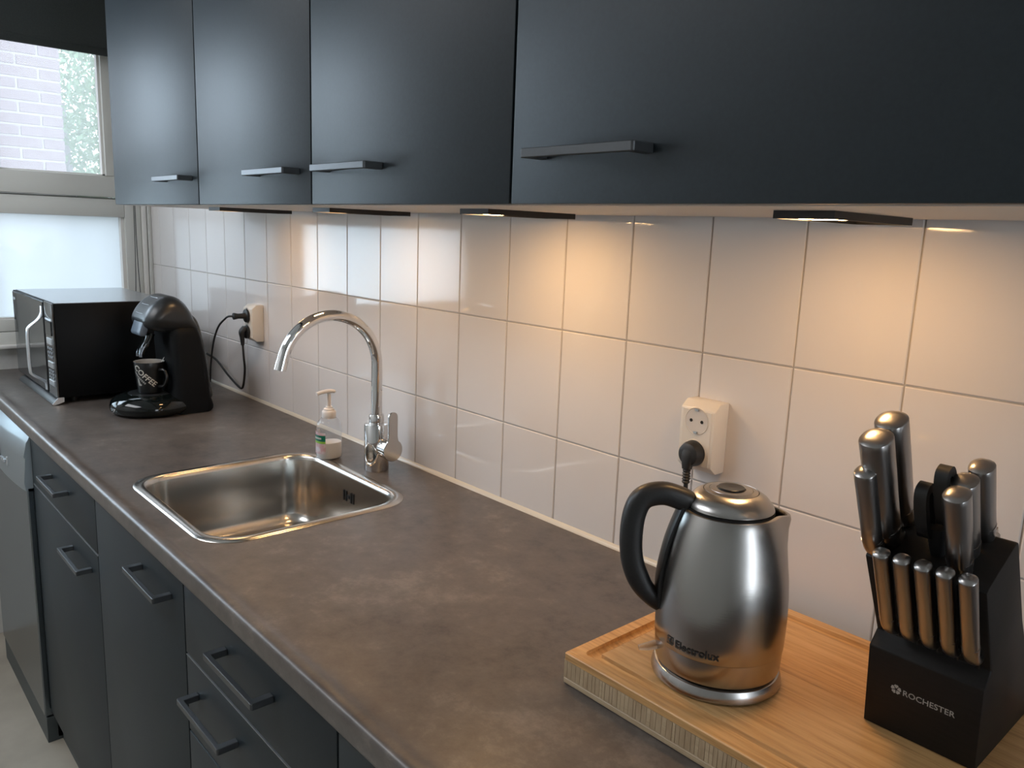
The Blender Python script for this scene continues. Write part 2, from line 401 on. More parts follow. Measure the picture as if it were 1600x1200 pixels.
# roller blind
rb = thing('roller_blind', 'dark fabric roller blind pulled partly down over the window', 'blind', (-2.745, -0.85, 1.985))
obj('fabric', box(-2.746, -2.744, -1.64, -0.06, 2.005, 2.42), 'blind', rb, smooth=0)
obj('bottom_bar', box(-2.752, -2.738, -1.64, -0.06, 1.980, 2.006, 0.005), 'blind', rb)
obj('roll', lathe([(0.028, -1.66), (0.028, -0.045)], (-2.745, 0, 2.435), 24, axis='Y'), 'blind', rb)
obj('chain', tube([(-2.745, -0.068, 2.42), (-2.745, -0.070, 1.60), (-2.745, -0.073, 1.30), (-2.745, -0.080, 1.10), (-2.745, -0.078, 1.06), (-2.745, -0.066, 1.06), (-2.745, -0.060, 1.10), (-2.745, -0.066, 1.30), (-2.745, -0.066, 1.60), (-2.745, -0.064, 2.42)], 0.0016, 6), 'chain', rb)

# ------------------------------------------------------------------ outside
nb = thing('brick_house', 'pink brick wall of the neighbouring house outside the window', 'building', (-4.88, -1.0, FZ))
BX = -4.88; YE = 0.215
obj('wall_core', box(BX - 0.25, BX - 0.006, -3.2, YE - 0.004, FZ - 1.5, 3.6), 'mortar', nb, smooth=0)
bmesh_b = {}
def brick_mesh(l):
    if l not in bmesh_b:
        t = box(-0.05, 0.0, -l / 2, l / 2, 0, 0.051, 0.003, 1); me = bpy.data.meshes.new('brick'); t.to_mesh(me); t.free(); me.materials.append(M['brick']); bmesh_b[l] = me
    return bmesh_b[l]
nb_count = 0
for row in range(-4, 26):
    z = 1.30 + row * 0.0625
    y = YE; first = [0.105, 0.215][row % 2]; j = 0
    while y > -0.95:
        l = first if j == 0 else (0.10 if (row % 4 == 1 and j == 1) else 0.21)
        o = bpy.data.objects.new('brick', brick_mesh(l)); COL.objects.link(o); o.parent = nb
        o.location = Vector((BX + random.uniform(-.002, .002), y - l / 2, z)) - nb.location
        y -= l + 0.011; j += 1; nb_count += 1
tag(obj('ground', box(-30, -2.95, -14, 20, FZ - 1.6, FZ - 1.5), 'ground', smooth=0), 'paved ground outside', None, kind='structure')
def tree(loc, h, crown, label, n, seed):
    rnd = random.Random(seed)
    t = thing('tree', label, 'tree', loc, 'trees outside the window')
    x, y, z = loc
    obj('trunk', tube([(x, y, z), (x + .05, y + .03, z + h * .5), (x - .05, y, z + h * .95)], lambda f: 0.14 * (1 - .6 * f), 10), 'bark', t)
    f = bmesh.new()
    for i in range(n):
        while True:
            p = Vector((rnd.uniform(-1, 1), rnd.uniform(-1, 1), rnd.uniform(-1, 1)))
            if 0.25 < p.length < 1: break
        c = Vector((x + p.x * crown[0], y + p.y * crown[1], z + h + p.z * crown[2]))
        a = Vector((rnd.gauss(0, 1), rnd.gauss(0, 1), rnd.gauss(0, 1))).normalized(); bb = a.orthogonal().normalized()
        s = rnd.uniform(.025, .05)
        f.faces.new([f.verts.new(c + a * s), f.verts.new(c + bb * s * .45), f.verts.new(c - a * s), f.verts.new(c - bb * s * .45)])
    fo = obj('foliage', f, 'leaf', t, smooth=0); fo['kind'] = 'stuff'
tree((-9.6, 1.30, FZ - 1.5), 4.4, (1.3, 1.0, 1.9), 'leafy tree close behind the corner of the brick house', 9000, 3)
tree((-13.5, 3.3, FZ - 1.5), 4.8, (1.8, 1.5, 2.3), 'paler leafy tree further off, nearest the window frame', 9000, 5)

# ------------------------------------------------------------------ cabinet parts
def handle_bm(x0, x1, yface, z, proj=0.033):
    """flat U handle: bar along x with two legs to the front at yface"""
    h, d, lw = 0.0052, 0.0080, 0.0125
    y1 = yface - proj
    poly = [(x0, yface), (x0, y1 + .002), (x0 + .002, y1), (x1 - .002, y1), (x1, y1 + .002), (x1, yface), (x1 - lw, yface), (x1 - lw, y1 + d), (x0 + lw, y1 + d), (x0 + lw, yface)]
    return prism(poly, 'Z', z - h, z + h, bev=0.0008, seg=1)
YD = -0.350          # face of wall unit doors
YB = -0.590          # face of base unit fronts
GAP = 0.0020
def front(parent, name, x0, x1, z0, z1, yface, handle=None, hz=None, lit_edge=False):
    d = obj(name, box(x0 + GAP, x1 - GAP, yface, yface + 0.018, z0 + GAP, z1 - GAP, 0.0012, 2), 'front', parent)
    if lit_edge: obj('edge_glint', box(x0 + GAP, x1 - GAP, yface - .0002, yface + .017, z1 - GAP - .0004, z1 - GAP + .0005), 'silver', d, smooth=0, label='added pale strip painting the light on the top edge')  # bright strip stands in for light caught on the top edge
    if handle:
        obj('handle', handle_bm(handle[0], handle[1], yface, hz), 'handle', d, smooth=0, label='dark metal strip handle')
    return d
def carcass(parent, name, x0, x1, y0, y1, z0, z1, mat='carcass'):
    t = 0.016
    c = box(x0, x0 + t, y0, y1, z0, z1); box(x1 - t, x1, y0, y1, z0, z1, bm=c); box(x0 + t, x1 - t, y0, y1, z0, z0 + t, bm=c)
    box(x0 + t, x1 - t, y0, y1, z1 - t, z1, bm=c); box(x0 + t, x1 - t, y1 - 0.008, y1, z0 + t, z1 - t, bm=c)
    return obj(name, c, mat, parent, smooth=0)
UT = 2.19
for x0, x1, hx, lab in (
        (-1.972, -1.371, (-1.572, -1.404), 'anthracite wall cabinet nearest the window'),
        (-1.371, -0.866, (-1.075, -0.907), 'second anthracite wall cabinet from the window, handle at its right'),
        (-0.866, -0.357, (-0.812, -0.645), 'third anthracite wall cabinet from the window, handle at its left'),
        (-0.357, 0.560, (-0.306, -0.138), 'wide anthracite wall cabinet above the kettle and knives')):
    c = thing('wall_cabinet', lab, 'cabinet', ((x0 + x1) / 2, -0.17, UB), 'anthracite wall cabinets')
    carcass(c, 'body', x0 + 0.0004, x1 - 0.0004, YD + 0.0195, -0.004, UB, UT)
    obj('seam_shade', box(x0 + .001, x1 - .001, YD + .0182, YD + .0192, UB + .004, UT), 'black_gap', c, smooth=0)  # black sheet added to paint the shade in the door seams
    front(c, 'door', x0, x1, UB - 0.001, UT, YD, hx, 1.5225)

# under-cabinet lamps
for xr, lit, lab in ((-1.546, 'led_dim', 'slim black under-cabinet lamp nearest the window'), (-1.012, 'led_dim', 'slim black under-cabinet lamp above the tap'),
                (-0.536, 'led', 'lit slim under-cabinet lamp to the left of the wall socket'), (0.004, 'led_soft', 'lit slim under-cabinet lamp above the kettle')):
    x0, x1, y0, y1 = xr - 0.068, xr, -0.235, -0.047
    l = thing('cabinet_lamp', lab, 'lamp', (xr - 0.034, -0.16, UB), 'under-cabinet lamps')
    zb = UB - 0.0085
    h = box(x0, x1, y0, y0 + 0.003, zb, UB); box(x0, x1, y1 - 0.003, y1, zb, UB, bm=h); box(x0, x0 + .003, y0 + .003, y1 - .003, zb, UB, bm=h); box(x1 - .003, x1, y0 + .003, y1 - .003, zb, UB, bm=h)
    obj('housing', h, 'lamp_black', l, smooth=0)
    obj('back_plate', box(x0 + .003, x1 - .003, y0 + .003, y1 - .003, UB - .004, UB - .001), 'lamp_back', l, smooth=0)
    obj('led_panel', box(x0 + .006, x1 - .006, y0 + 0.008, y0 + 0.075, UB - .0073, UB - .0042), lit, l, smooth=0, label='glowing warm LED panel')

# ------------------------------------------------------------------ base units
BT = 0.864           # top of the base units
BB = 0.035           # bottom of fronts
def base_unit(x0, x1, lab):
    c = thing('base_cabinet', lab, 'cabinet', ((x0 + x1) / 2, -0.30, FZ), 'anthracite base cabinets')
    b = box(x0, x0 + .016, YB + .0195, -0.02, BB, BT); box(x1 - .016, x1, YB + .0195, -0.02, BB, BT, bm=b)
    box(x0 + .016, x1 - .016, YB + .0195, -0.02, BB, BB + .016, bm=b); box(x0 + .016, x1 - .016, -0.03, -0.02, BB + .016, BT, bm=b)
    obj('body', b, 'plinth', c, smooth=0)
    obj('plinth', box(x0, x1, -0.564, -0.548, FZ, BB), 'plinth', c, smooth=0)
    return c
c = base_unit(-1.995, -1.380, 'anthracite base cabinet with drawer over door, beside the dishwasher')
front(c, 'drawer', -1.995, -1.380, 0.718, 0.862, YB, (-1.775, -1.605), 0.795)
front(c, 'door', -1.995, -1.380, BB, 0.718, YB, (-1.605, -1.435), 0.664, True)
c = base_unit(-1.380, -0.864, 'anthracite base cabinet with tall door under the sink')
front(c, 'door', -1.380, -0.864, BB, 0.862, YB, (-1.086, -0.920), 0.800)
c = base_unit(-0.864, -0.360, 'anthracite base cabinet with stacked drawers right of the sink')
front(c, 'drawer', -0.864, -0.360, 0.722, 0.862, YB, (-0.698, -0.530), 0.801)
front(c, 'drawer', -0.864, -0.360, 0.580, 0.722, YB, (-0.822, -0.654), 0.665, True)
front(c, 'drawer', -0.864, -0.360, 0.310, 0.580, YB, (-0.698, -0.530), 0.520)
front(c, 'drawer', -0.864, -0.360, BB, 0.310, YB, (-0.698, -0.530), 0.250)
c = base_unit(-0.360, 0.240, 'anthracite base cabinet with a plain door, nearest the viewer')
front(c, 'door', -0.360, 0.240, BB, 0.862, YB, (0.030, 0.200), 0.801)
c = base_unit(0.240, 0.860, 'anthracite base cabinet at the far right, under the knife block')
front(c, 'door', 0.240, 0.860, BB, 0.862, YB, (0.30, 0.47), 0.801)

# ------------------------------------------------------------------ worktop with sink cut-out
SX0, SX1, SY0, SY1 = -1.303, -0.846, -0.553, -0.134
w = bmesh.new()
hole = rrect(SX0 + 0.012, SX1 - 0.012, SY0 + 0.012, SY1 - 0.012, 0.068, 8)
ox0, ox1, oy0, oy1 = SX0 - 0.05, SX1 + 0.05, -0.570, -0.0005
cxs, cys = (SX0 + SX1) / 2, (SY0 + SY1) / 2
outer = []
for (hx, hy) in hole:
    dx, dy = hx - cxs, hy - cys
    t = min(((ox1 if dx > 0 else ox0) - cxs) / dx if abs(dx) > 1e-9 else 1e9, ((oy1 if dy > 0 else oy0) - cys) / dy if abs(dy) > 1e-9 else 1e9)
    outer.append([cxs + dx * t, cys + dy * t])
for (qx, qy) in ((ox0, oy0), (ox1, oy0), (ox0, oy1), (ox1, oy1)):
    i = min(range(len(outer)), key=lambda k: (outer[k][0] - qx) ** 2 + (outer[k][1] - qy) ** 2); outer[i] = [qx, qy]
ho = [w.verts.new((x, y, WT)) for x, y in hole]; hl = [w.verts.new((x, y, WT - 0.035)) for x, y in hole]; ou = [w.verts.new((x, y, WT)) for x, y in outer]
ou2 = [w.verts.new((x, y, WT - 0.035)) for x, y in outer]
grid_faces(w, [ou, ho, hl, ou2], True)
WX0, WX1 = XW + 0.001, 0.880
for xa, xb in ((WX0, ox0), (ox1, WX1)): 
    box(xa, xb, oy0, oy1, WT - 0.035, WT, bm=w)
nose = [(-0.570, WT), (-0.581, WT + .0002), (-0.587, WT + .0012), (-0.592, WT + .0032), (-0.596, WT + .0045), (-0.601, WT + .0050), (-0.6055, WT + .0048), (-0.6090, WT + .0036), (-0.6112, WT + .0012), (-0.612, WT - .0018), (-0.612, WT - .024), (-0.6112, WT - .0268), (-0.609, WT - .028), (-0.570, WT - .028)]
prism(nose, 'X', WX0, WX1, bm=w)
bmesh.ops.remove_doubles(w, verts=w.verts[:], dist=0.00005)
wto = obj('worktop', w, 'worktop', loc=(-0.95, -0.30, WT), smooth=50)
tag(wto, 'long dark brown-grey stone-look worktop with raised front edge', 'worktop')

# ------------------------------------------------------------------ sink
sk = thing('sink', 'square stainless steel sink set into the worktop', 'sink', (cxs, cys, WT))
s = bmesh.new(); rings = []
prof = [(0.000, WT + .0003, .075), (0.0015, WT + .0022, .0745), (0.014, WT + .0030, .068), (0.019, WT + .0020, .066), (0.022, WT - .002, .064), (0.0235, WT - .008, .063),
        (0.026, WT - .10, .062), (0.0285, WT - .135, .060), (0.036, WT - .152, .055), (0.050, WT - .160, .045), (0.09, WT - .163, .03), (0.19, WT - .166, .012)]
for ins, z, rr in prof:
    rings.append([s.verts.new((x, y, z)) for x, y in rrect(SX0 + ins, SX1 - ins, SY0 + ins, SY1 - ins, max(rr, .003), 9)])
grid_faces(s, rings, True, False, True)
obj('basin', s, 'steel', sk, smooth=50)
ov = bmesh.new()
for x, z0, z1 in ((-1.092, .838, .862), (-1.082, .838, .862), (-1.062, .838, .862), (-1.052, .838, .862)):
    box(x - .0028, x + .0028, -0.1605, -0.1575, z0, z1, 0.001, 1, bm=ov)
box(-1.078, -1.066, -0.1608, -0.1575, .846, .854, 0.001, 1, bm=ov)
obj('overflow', ov, 'black_gap', sk, label='dark overflow slots')
dr = lathe([(0.0, .0), (0.030, 0.0), (0.040, .002), (0.043, 0.0)], (cxs, cys, WT - .166), 32, False, False); obj('drain', dr, 'steel', sk)

# ------------------------------------------------------------------ tap
TX, TY = -1.076, -0.086
tp = thing('kitchen_tap', 'chrome kitchen tap with high curved spout and side lever', 'tap', (TX, TY, WT))
obj('body', lathe([(0.0265, 0), (0.0272, .002), (0.0272, .104), (0.0262, .106), (0.017, .1065)], (TX, TY, WT), 40), 'chrome', tp)
obj('collar', lathe([(0.0162, .105), (0.0166, .107), (0.0166, .124), (0.0155, .126)], (TX, TY, WT), 32), 'chrome', tp)
R_ = 0.1115; zc = 1.138
pts = [(TX, TY, WT + .12), (TX, TY, 1.08)] + [(TX, TY - R_ + R_ * math.cos(a), zc + R_ * math.sin(a)) for a in [math.radians(k * 8) for k in range(0, 22)]]
sp = obj('spout', tube(pts, 0.0120, 18, smooth_k=3, up=(1, 0, 0)), 'chrome', tp)
e = Vector(pts[-1]); dirn = (e - Vector(pts[-2])).normalized()
obj('aerator', tube([e, e + dirn * 0.018], 0.0129, 20, smooth_k=0, up=(1, 0, 0)), 'chrome', tp)
LZ = 0.954; LY = -0.078
lv = obj('lever', lathe([(0.0215, .006), (0.0235, .022), (0.0235, .0300), (0.0225, .0305), (0.0235, .0310), (0.0240, .050), (0.0225, .052)], (TX, LY, LZ), 40, axis='X'), 'chrome', tp)
pd = [(LY + .0245 * math.cos(math.radians(t)), LZ + .0245 * math.sin(math.radians(t))) for t in range(125, 416, 10)]
pw = 0.0118; ptz = 1.040
pd += [(LY + pw, LZ + .03), (LY + pw, ptz - pw)] + [(LY + pw * math.cos(math.radians(t)), ptz - pw + pw * math.sin(math.radians(t))) for t in range(15, 180, 15)] + [(LY - pw, ptz - pw), (LY - pw, LZ + .03)]
obj('paddle', prism(pd, 'X', TX + .050, TX + .055, bev=.0010, seg=1), 'chrome_satin', tp, smooth=0)

# ------------------------------------------------------------------ soap bottle
BX_, BY_ = -1.213, -0.128
sb = thing('soap_bottle', 'clear pump soap bottle with white pump beside the tap', 'bottle', (BX_, BY_, WT))
def ell_loft(prof, c, n=36, p=2.4, cap0=True, cap1=True):
    bm = bmesh.new(); rings = []
    for rx, ry, z in prof:
        ring = []
        for i in range(n):
            a = 2 * math.pi * i / n; ca, sa = math.cos(a), math.sin(a)
            ring.append(bm.verts.new((c[0] + rx * math.copysign(abs(ca) ** (2 / p), ca), c[1] + ry * math.copysign(abs(sa) ** (2 / p), sa), c[2] + z)))
        rings.append(ring)
    grid_faces(bm, rings, True, cap0, cap1); return bm
bprof = [(.019, .025, .0005), (.0225, .0285, .003), (.0240, .0300, .010), (.0238, .0296, .030), (.0230, .0285, .048), (.0235, .0292, .066), (.0232, .0288, .078), (.0215, .0265, .087), (.0180, .0205, .094), (.0150, .0155, .098)]
obj('body', ell_loft(bprof, (BX_, BY_, WT)), 'bottle', sb)
obj('liquid', ell_loft([(.018, .024, .0015), (.0213, .0273, .004), (.0228, .0288, .011), (.0226, .0284, .030), (.0222, .0278, .040)], (BX_, BY_, WT)), 'liquid', sb)
def patch(a0, a1, z0, z1, off, nm, mat):
    bm = bmesh.new(); rows_ = []
    for zz in (z0, (z0 + z1) / 2, z1):
        rows_.append([bm.verts.new((BX_ + (.0240 + off) * math.copysign(abs(math.cos(t)) ** (2 / 2.4), math.cos(t)), BY_ + (.0300 + off) * math.copysign(abs(math.sin(t)) ** (2 / 2.4), math.sin(t)), WT + zz)) for t in [a0 + (a1 - a0) * i / 12 for i in range(13)]])
    grid_faces(bm, rows_, False); return obj(nm, bm, mat, sb)
A0, A1 = math.radians(195), math.radians(322)
patch(A0, A1, .016, .066, .0004, 'label', 'label_pink'); patch(A0, A1, .046, .060, .0009, 'label_band', 'label_green'); patch(A0, A1, .041, .046, .0009, 'label_stripe', 'label_lime')
patch(math.radians(235), math.radians(300), .051, .055, .0014, 'label_lettering', 'print_white')
obj('cap', lathe([(.0158, .097), (.0162, .098), (.0162, .111), (.0150, .113), (.0125, .115), (.0120, .118), (.0080, .120), (.0075, .123)], (BX_, BY_, WT), 28), 'pump_white', sb)
obj('pump_stem', lathe([(.0048, .122), (.0048, .154)], (BX_, BY_, WT), 16), 'pump_white', sb)
obj('pump_head', tube([(BX_, BY_ + .017, WT + .157), (BX_, BY_, WT + .1595), (BX_, BY_ - .016, WT + .158), (BX_, BY_ - .031, WT + .155)], 0, 14, sect=lambda f: ((.008 * (1 - .5 * f) + .001) * min(1, f * 8 + .25), .0042 * min(1, f * 8 + .4)), up=(0, 0, 1)), 'pump_white', sb)

# ------------------------------------------------------------------ sockets, plugs and cords
def socket(dx, lab):
    x0, x1, z0, z1, dp = -0.305 + dx, -0.244 + dx, 1.088, 1.196, 0.036
    t = thing('wall_socket', lab, 'socket', ((x0 + x1) / 2, 0, z0), 'double wall sockets')
    ca = 0.011
    poly = [(0.0, z0), (-dp * .62, z0), (-dp, z0 + ca), (-dp, z1 - ca), (-dp * .62, z1), (0.0, z1)]
    obj('housing', prism(poly, 'X', x0, x1, bev=.0025, seg=2), 'white_plastic', t)
    xm = (x0 + x1) / 2
    obj('face_plate', box(x0 + .005, x1 - .005, -dp - .0008, -dp + .002, z0 + .0125, z1 - .0125, .0006, 1), 'white_plastic', t)
    for zc_ in (1.1670, 1.1180):
        # recessed round outlet: ring, dished well, two holes, earth clips
        w_ = lathe([(.0210, -dp - .0010), (.0202, -dp - .0016), (.0194, -dp - .0010), (.0194, -dp - .0009)], (xm, 0, zc_), 36, False, False, axis='Y')
        o = obj('outlet', w_, 'white_plastic', t)
        obj('well', lathe([(.0193, -dp - .0012), (.0185, -dp - .0011), (.0001, -dp - .0011)], (xm, 0, zc_), 36, False, True, axis='Y'), 'carcass', o)
        hb = lathe([(.0026, -dp - .0016), (.0026, -dp - .0010)], (xm - .0095, 0, zc_), 12, axis='Y'); lathe([(.0026, -dp - .0016), (.0026, -dp - .0010)], (xm + .0095, 0, zc_), 12, axis='Y', bm=hb)
        obj('pin_hole', hb, 'black_gap', o)
        obj('earth_clip', merge(box(xm - .003, xm + .003, -dp - .003, -dp - .001, zc_ - .0185, zc_ - .0155), box(xm - .003, xm + .003, -dp - .003, -dp - .001, zc_ + .0155, zc_ + .0185)), 'chrome', o, smooth=0)
    return t, xm, dp
s2, xm2, dp = socket(0.0, 'white double wall socket above the kettle with one plug')
s1, xm1, dp = socket(-1.584, 'white double wall socket behind the coffee machine with two plugs')
# plug of the kettle base: angled down, ribbed strain relief
KX, KY = -0.067, -0.262
kt = kb = thing('kettle', 'brushed steel electric kettle with black handle on the cutting board', 'kettle', (KX, KY, 0.941))
BTZ = 0.941
obj('power_base', lathe([(.0715, 0), (.0735, .0012), (.0735, .003), (.0722, .009), (.0702, .0135), (.067, .0150)], (KX, KY, BTZ), 64), 'steel_kettle', kb)
zP = 1.118
pl = lathe([(.0190, -dp - .0008), (.0195, -dp - .003), (.0190, -dp - .010), (.0165, -dp - .017), (.0120, -dp - .0195)], (xm2, 0, zP), 36, axis='Y')
po = obj('plug', pl, 'rubber', kb)
obj('plug_grip', tube([(xm2, -dp - .010, zP + .010), (xm2, -dp - .015, zP - .004), (xm2, -dp - .016, zP - .022)], 0, 16, sect=lambda f: (.0135 - .0065 * f, .0085 - .002 * f), up=(0, 1, 0)), 'rubber', po)
rib = []
for k in range(12): rib.append((0.0062 if k % 2 == 0 else 0.0048, -k * .0022))
obj('strain_relief', lathe([(r_, h_) for r_, h_ in rib], (xm2, -dp - .016, zP - .020), 16), 'rubber', po)
obj('cord', tube([(xm2, -dp - .016, zP - .040), (xm2 + .001, -.050, 1.04), (xm2 + .004, -.046, .99), (xm2 + .012, -.050, .93), (xm2 + .035, -.062, .9042), (xm2 + .060, -.085, .9042), (xm2 + .062, -.14, .9042)], .0034, 8), 'rubber', kb)

def plug_round(parent, x, z, down):
    p = lathe([(.0192, -dp - .0008), (.0192, -dp - .007), (.0165, -dp - .0085)], (x, 0, z), 32, axis='Y')
    o = obj('plug', p, 'rubber', parent)
    if down:
        obj('plug_grip', tube([(x, -dp - .008, z + .012), (x, -dp - .019, z + .001), (x, -dp - .018, z - .016), (x, -dp - .017, z - .038)], 0, 14, sect=lambda f: (.0125 - .008 * f, .0095 - .0045 * f), up=(0, 1, 0)), 'rubber', o)
    else:
        lathe_ = lathe([(.0100, -dp - .008), (.0080, -dp - .012), (.0075, -dp - .030), (.0100, -dp - .040), (.0100, -dp - .043), (.004, -dp - .044)], (x, 0, z), 20, axis='Y')
        obj('plug_grip', lathe_, 'rubber', o)
    return o
c1 = thing('power_cord', 'black power cord looping from the upper plug of the far socket', 'cord', (xm1, -0.04, WT), 'black cords at the far socket')
plug_round(c1, xm1, 1.163, False)
obj('cable', tube([(xm1, -dp - .042, 1.163), (xm1 - .012, -.088, 1.162), (-1.903, -0.085, 1.152), (-1.970, -0.078, 1.123), (-2.038, -0.066, 1.077), (-2.099, -0.052, 1.020), (-2.140, -0.042, 0.965), (-2.165, -.036, .915), (-2.19, -.040, .9045), (-2.24, -.050, .9042)], .0030, 8), 'rubber', c1)
c2 = thing('power_cord', 'black power cord hanging in a low loop from the lower plug of the far socket', 'cord', (xm1, -0.04, WT), 'black cords at the far socket')
plug_round(c2, xm1, 1.115, True)
obj('cable', tube([(xm1, -dp - .017, 1.080), (xm1 - .002, -.050, 1.04), (xm1 - .02, -.040, 1.000), (xm1 - .055, -.030, .950), (xm1 - .075, -.028, .932), (xm1 - .105, -.028, .936), (xm1 - .17, -.030, .958), (xm1 - .25, -.034, .995), (xm1 - .30, -.045, 1.010)], .0034, 8), 'rubber', c2)

# ------------------------------------------------------------------ cutting board
BX0, BX1, BY0, BY1 = -0.205, 0.300, -0.371, -0.043
cb = thing('cutting_board', 'thick bamboo cutting board under the kettle and knife block', 'cutting board', ((BX0 + BX1) / 2, (BY0 + BY1) / 2, WT))
obj('bottom_layer', box(BX0, BX1, BY0, BY1, WT + .0004, WT + .008, .0012, 1), 'bamboo_edge', cb)
obj('core', box(BX0 + .0004, BX1 - .0004, BY0 + .0004, BY1 - .0004, WT + .008, WT + .031), 'bamboo_core', cb, smooth=0)
# end-grain blocks of the core along the near edge
xg = BX0 + .002; gi = 0
while xg < BX1 - .004:
    wg = random.uniform(.004, .0075)
    obj('core_strip', box(xg, min(xg + wg - .0006, BX1), BY0 - .0001 - random.uniform(0, .0003), BY0 + .004, WT + .0085, WT + .0305), random.choice(['bamboo_core', 'bamboo_edge', 'bamboo_core']), cb, smooth=0)
    xg += wg; gi += 1
# top layer with juice groove
t = bmesh.new(); rings = []
gz = WT + .040
for ins, z, rr in ((0, WT + .031, .003), (0, gz - .0012, .003), (.0012, gz, .003), (.016, gz, .008), (.0170, gz - .0045, .008), (.024, gz - .0070, .008), (.0305, gz - .0045, .008), (.0315, gz, .008)):
    rings.append([t.verts.new((x, y, z)) for x, y in rrect(BX0 + ins, BX1 - ins, BY0 + ins, BY1 - ins, rr, 5)])
grid_faces(t, rings, True, True, False)
obj('top_layer', t, 'bamboo', cb, smooth=40)
# top laid of lengthwise strips inside the groove
ny = 15; ya, yb = BY0 + .0315, BY1 - .0315
for i in range(ny):
    y0, y1 = ya + (yb - ya) * i / ny, ya + (yb - ya) * (i + 1) / ny
    obj('strip', box(BX0 + .0315, BX1 - .0315, y0 + .0001, y1 - .0001, WT + .031, gz + random.uniform(-.0001, .0001), .0002, 1), ['bamboo', 'bamboo2'][random.randrange(2)], cb)
BTOP = WT + .0405

# ------------------------------------------------------------------ kettle
hd = Vector((-0.664, -0.747, 0)).normalized()      # handle side
sd = -hd                                           # spout side
prof = [(.0670, .9575), (.0695, .9585), (.0705, .962), (.0716, .985), (.0718, .9852), (.0722, .9860), (.0728, 1.005), (.0730, 1.020), (.0722, 1.045), (.0704, 1.065), (.0675, 1.085), (.0640, 1.104), (.0600, 1.120), (.0556, 1.134), (.0535, 1.139), (.0500, 1.1395), (.0480, 1.136)]
k_ = bmesh.new(); rings = []; n = 96; a_s = math.atan2(sd.y, sd.x)
for r0, z in prof:
    ring = []
    for i in range(n):
        a = 2 * math.pi * i / n; da = abs((a - a_s + math.pi) % (2 * math.pi) - math.pi)
        wz = max(0.0, min(1.0, (z - 1.080) / 0.056)); wz = wz * wz
        g = math.exp(-(da / 0.30) ** 2)
        r = r0 + 0.0150 * wz * g
        zz = z - (0.005 * g * wz if z > 1.12 else 0)
        ring.append(k_.verts.new((KX + r * math.cos(a), KY + r * math.sin(a), zz)))
    rings.append(ring)
grid_faces(k_, rings, True, True, False)
kbody = obj('body', k_, 'steel_kettle', kt, smooth=28)
obj('neck_ring', lathe([(.0480, 1.136), (.0492, 1.139), (.0488, 1.1415)], (KX, KY, 0), 48, False, False), 'black_gap', kt)
ld = obj('lid', lathe([(.0478, 1.1405), (.0485, 1.1425), (.0470, 1.1465), (.0400, 1.1545), (.0318, 1.1595), (.0306, 1.1600), (.0300, 1.1588), (.0296, 1.1600), (.0240, 1.1612), (.0238, 1.1606), (.0234, 1.1613), (.0160, 1.1620), (.0155, 1.1612)], (KX, KY, 0), 64, True, True), 'steel_kettle', kt, smooth=30)
obj('knob', lathe([(.0150, 1.1608), (.0150, 1.1632), (.0142, 1.1638), (.0, 1.1630)], (KX, KY, 0), 32, True, False), 'plastic_satin', ld)
def kp(s_, z): return Vector((KX, KY, z)) + hd * s_
hp = [kp(.047, 1.1440), kp(.056, 1.1485), kp(.076, 1.1535), kp(.097, 1.1475), kp(.1060, 1.1290), kp(.1080, 1.0990), kp(.1045, 1.0720), kp(.0940, 1.0470), kp(.0800, 1.0300), kp(.0710, 1.0220)]
side = Vector((hd.y, -hd.x, 0))
def hsect(f):
    return (.0120 - .001 * f, .0128 - .0045 * max(0, f - .75) * 4)
obj('handle', tube(hp, 0, 20, smooth_k=6, sect=lambda f: (hsect(f)[1], hsect(f)[0]), up=tuple(side)), 'handle_black', kt)
obj('back_strip', tube([kp(.0535, 1.1400), kp(.0660, 1.1000), kp(.0725, 1.0600), kp(.0728, 1.0350), kp(.0725, 1.0220)], 0, 12, smooth_k=5, sect=lambda f: (.0035, .012), up=tuple(side)), 'plastic_satin', kt)
obj('switch', tube([kp(.066, .972), kp(.080, .968), kp(.0905, .966)], 0, 12, smooth_k=4, sect=lambda f: (.0035 * (1 - .4 * f), .008 * (1 - .5 * f * f)), up=tuple(side)), 'clear', kt, label='clear plastic on-off switch')
# maker's name wrapped on the body
a_c = math.atan2(CAM_POS[1] - KY, CAM_POS[0] - KX)
def on_kettle(x, y):
    a = a_c - math.radians(48) + x / .0718
    return (KX + .0732 * math.cos(a), KY + .0732 * math.sin(a), 0.9915 + y)
lg = text_mesh('Electrolux', .0122, lambda x, y: on_kettle(x + .0130, y), sub=.00025)
def ring_sq(bm, x, y, h, t, fn):
    for (xa, xb, ya, yb) in ((x, x + h, y, y + t), (x, x + h, y + h - t, y + h), (x, x + t, y + t, y + h - t), (x + h - t, x + h, y + t, y + h - t)):
        bm.faces.new([bm.verts.new(fn(p, q)) for p, q in ((xa, ya), (xb, ya), (xb, yb), (xa, yb))])
ring_sq(lg, .001, -.0004, .0094, .0012, on_kettle)
lg.faces.new([lg.verts.new(on_kettle(p, q)) for p, q in ((.0022, .0042), (.0068, .0078), (.0068, .0006))])
lg.faces.new([lg.verts.new(on_kettle(p, q)) for p, q in ((.0052, .0008), (.0090, .0008), (.0090, .0020), (.0052, .0020))])
obj('lettering', lg, 'print_black', kbody, smooth=0, label='black maker name')

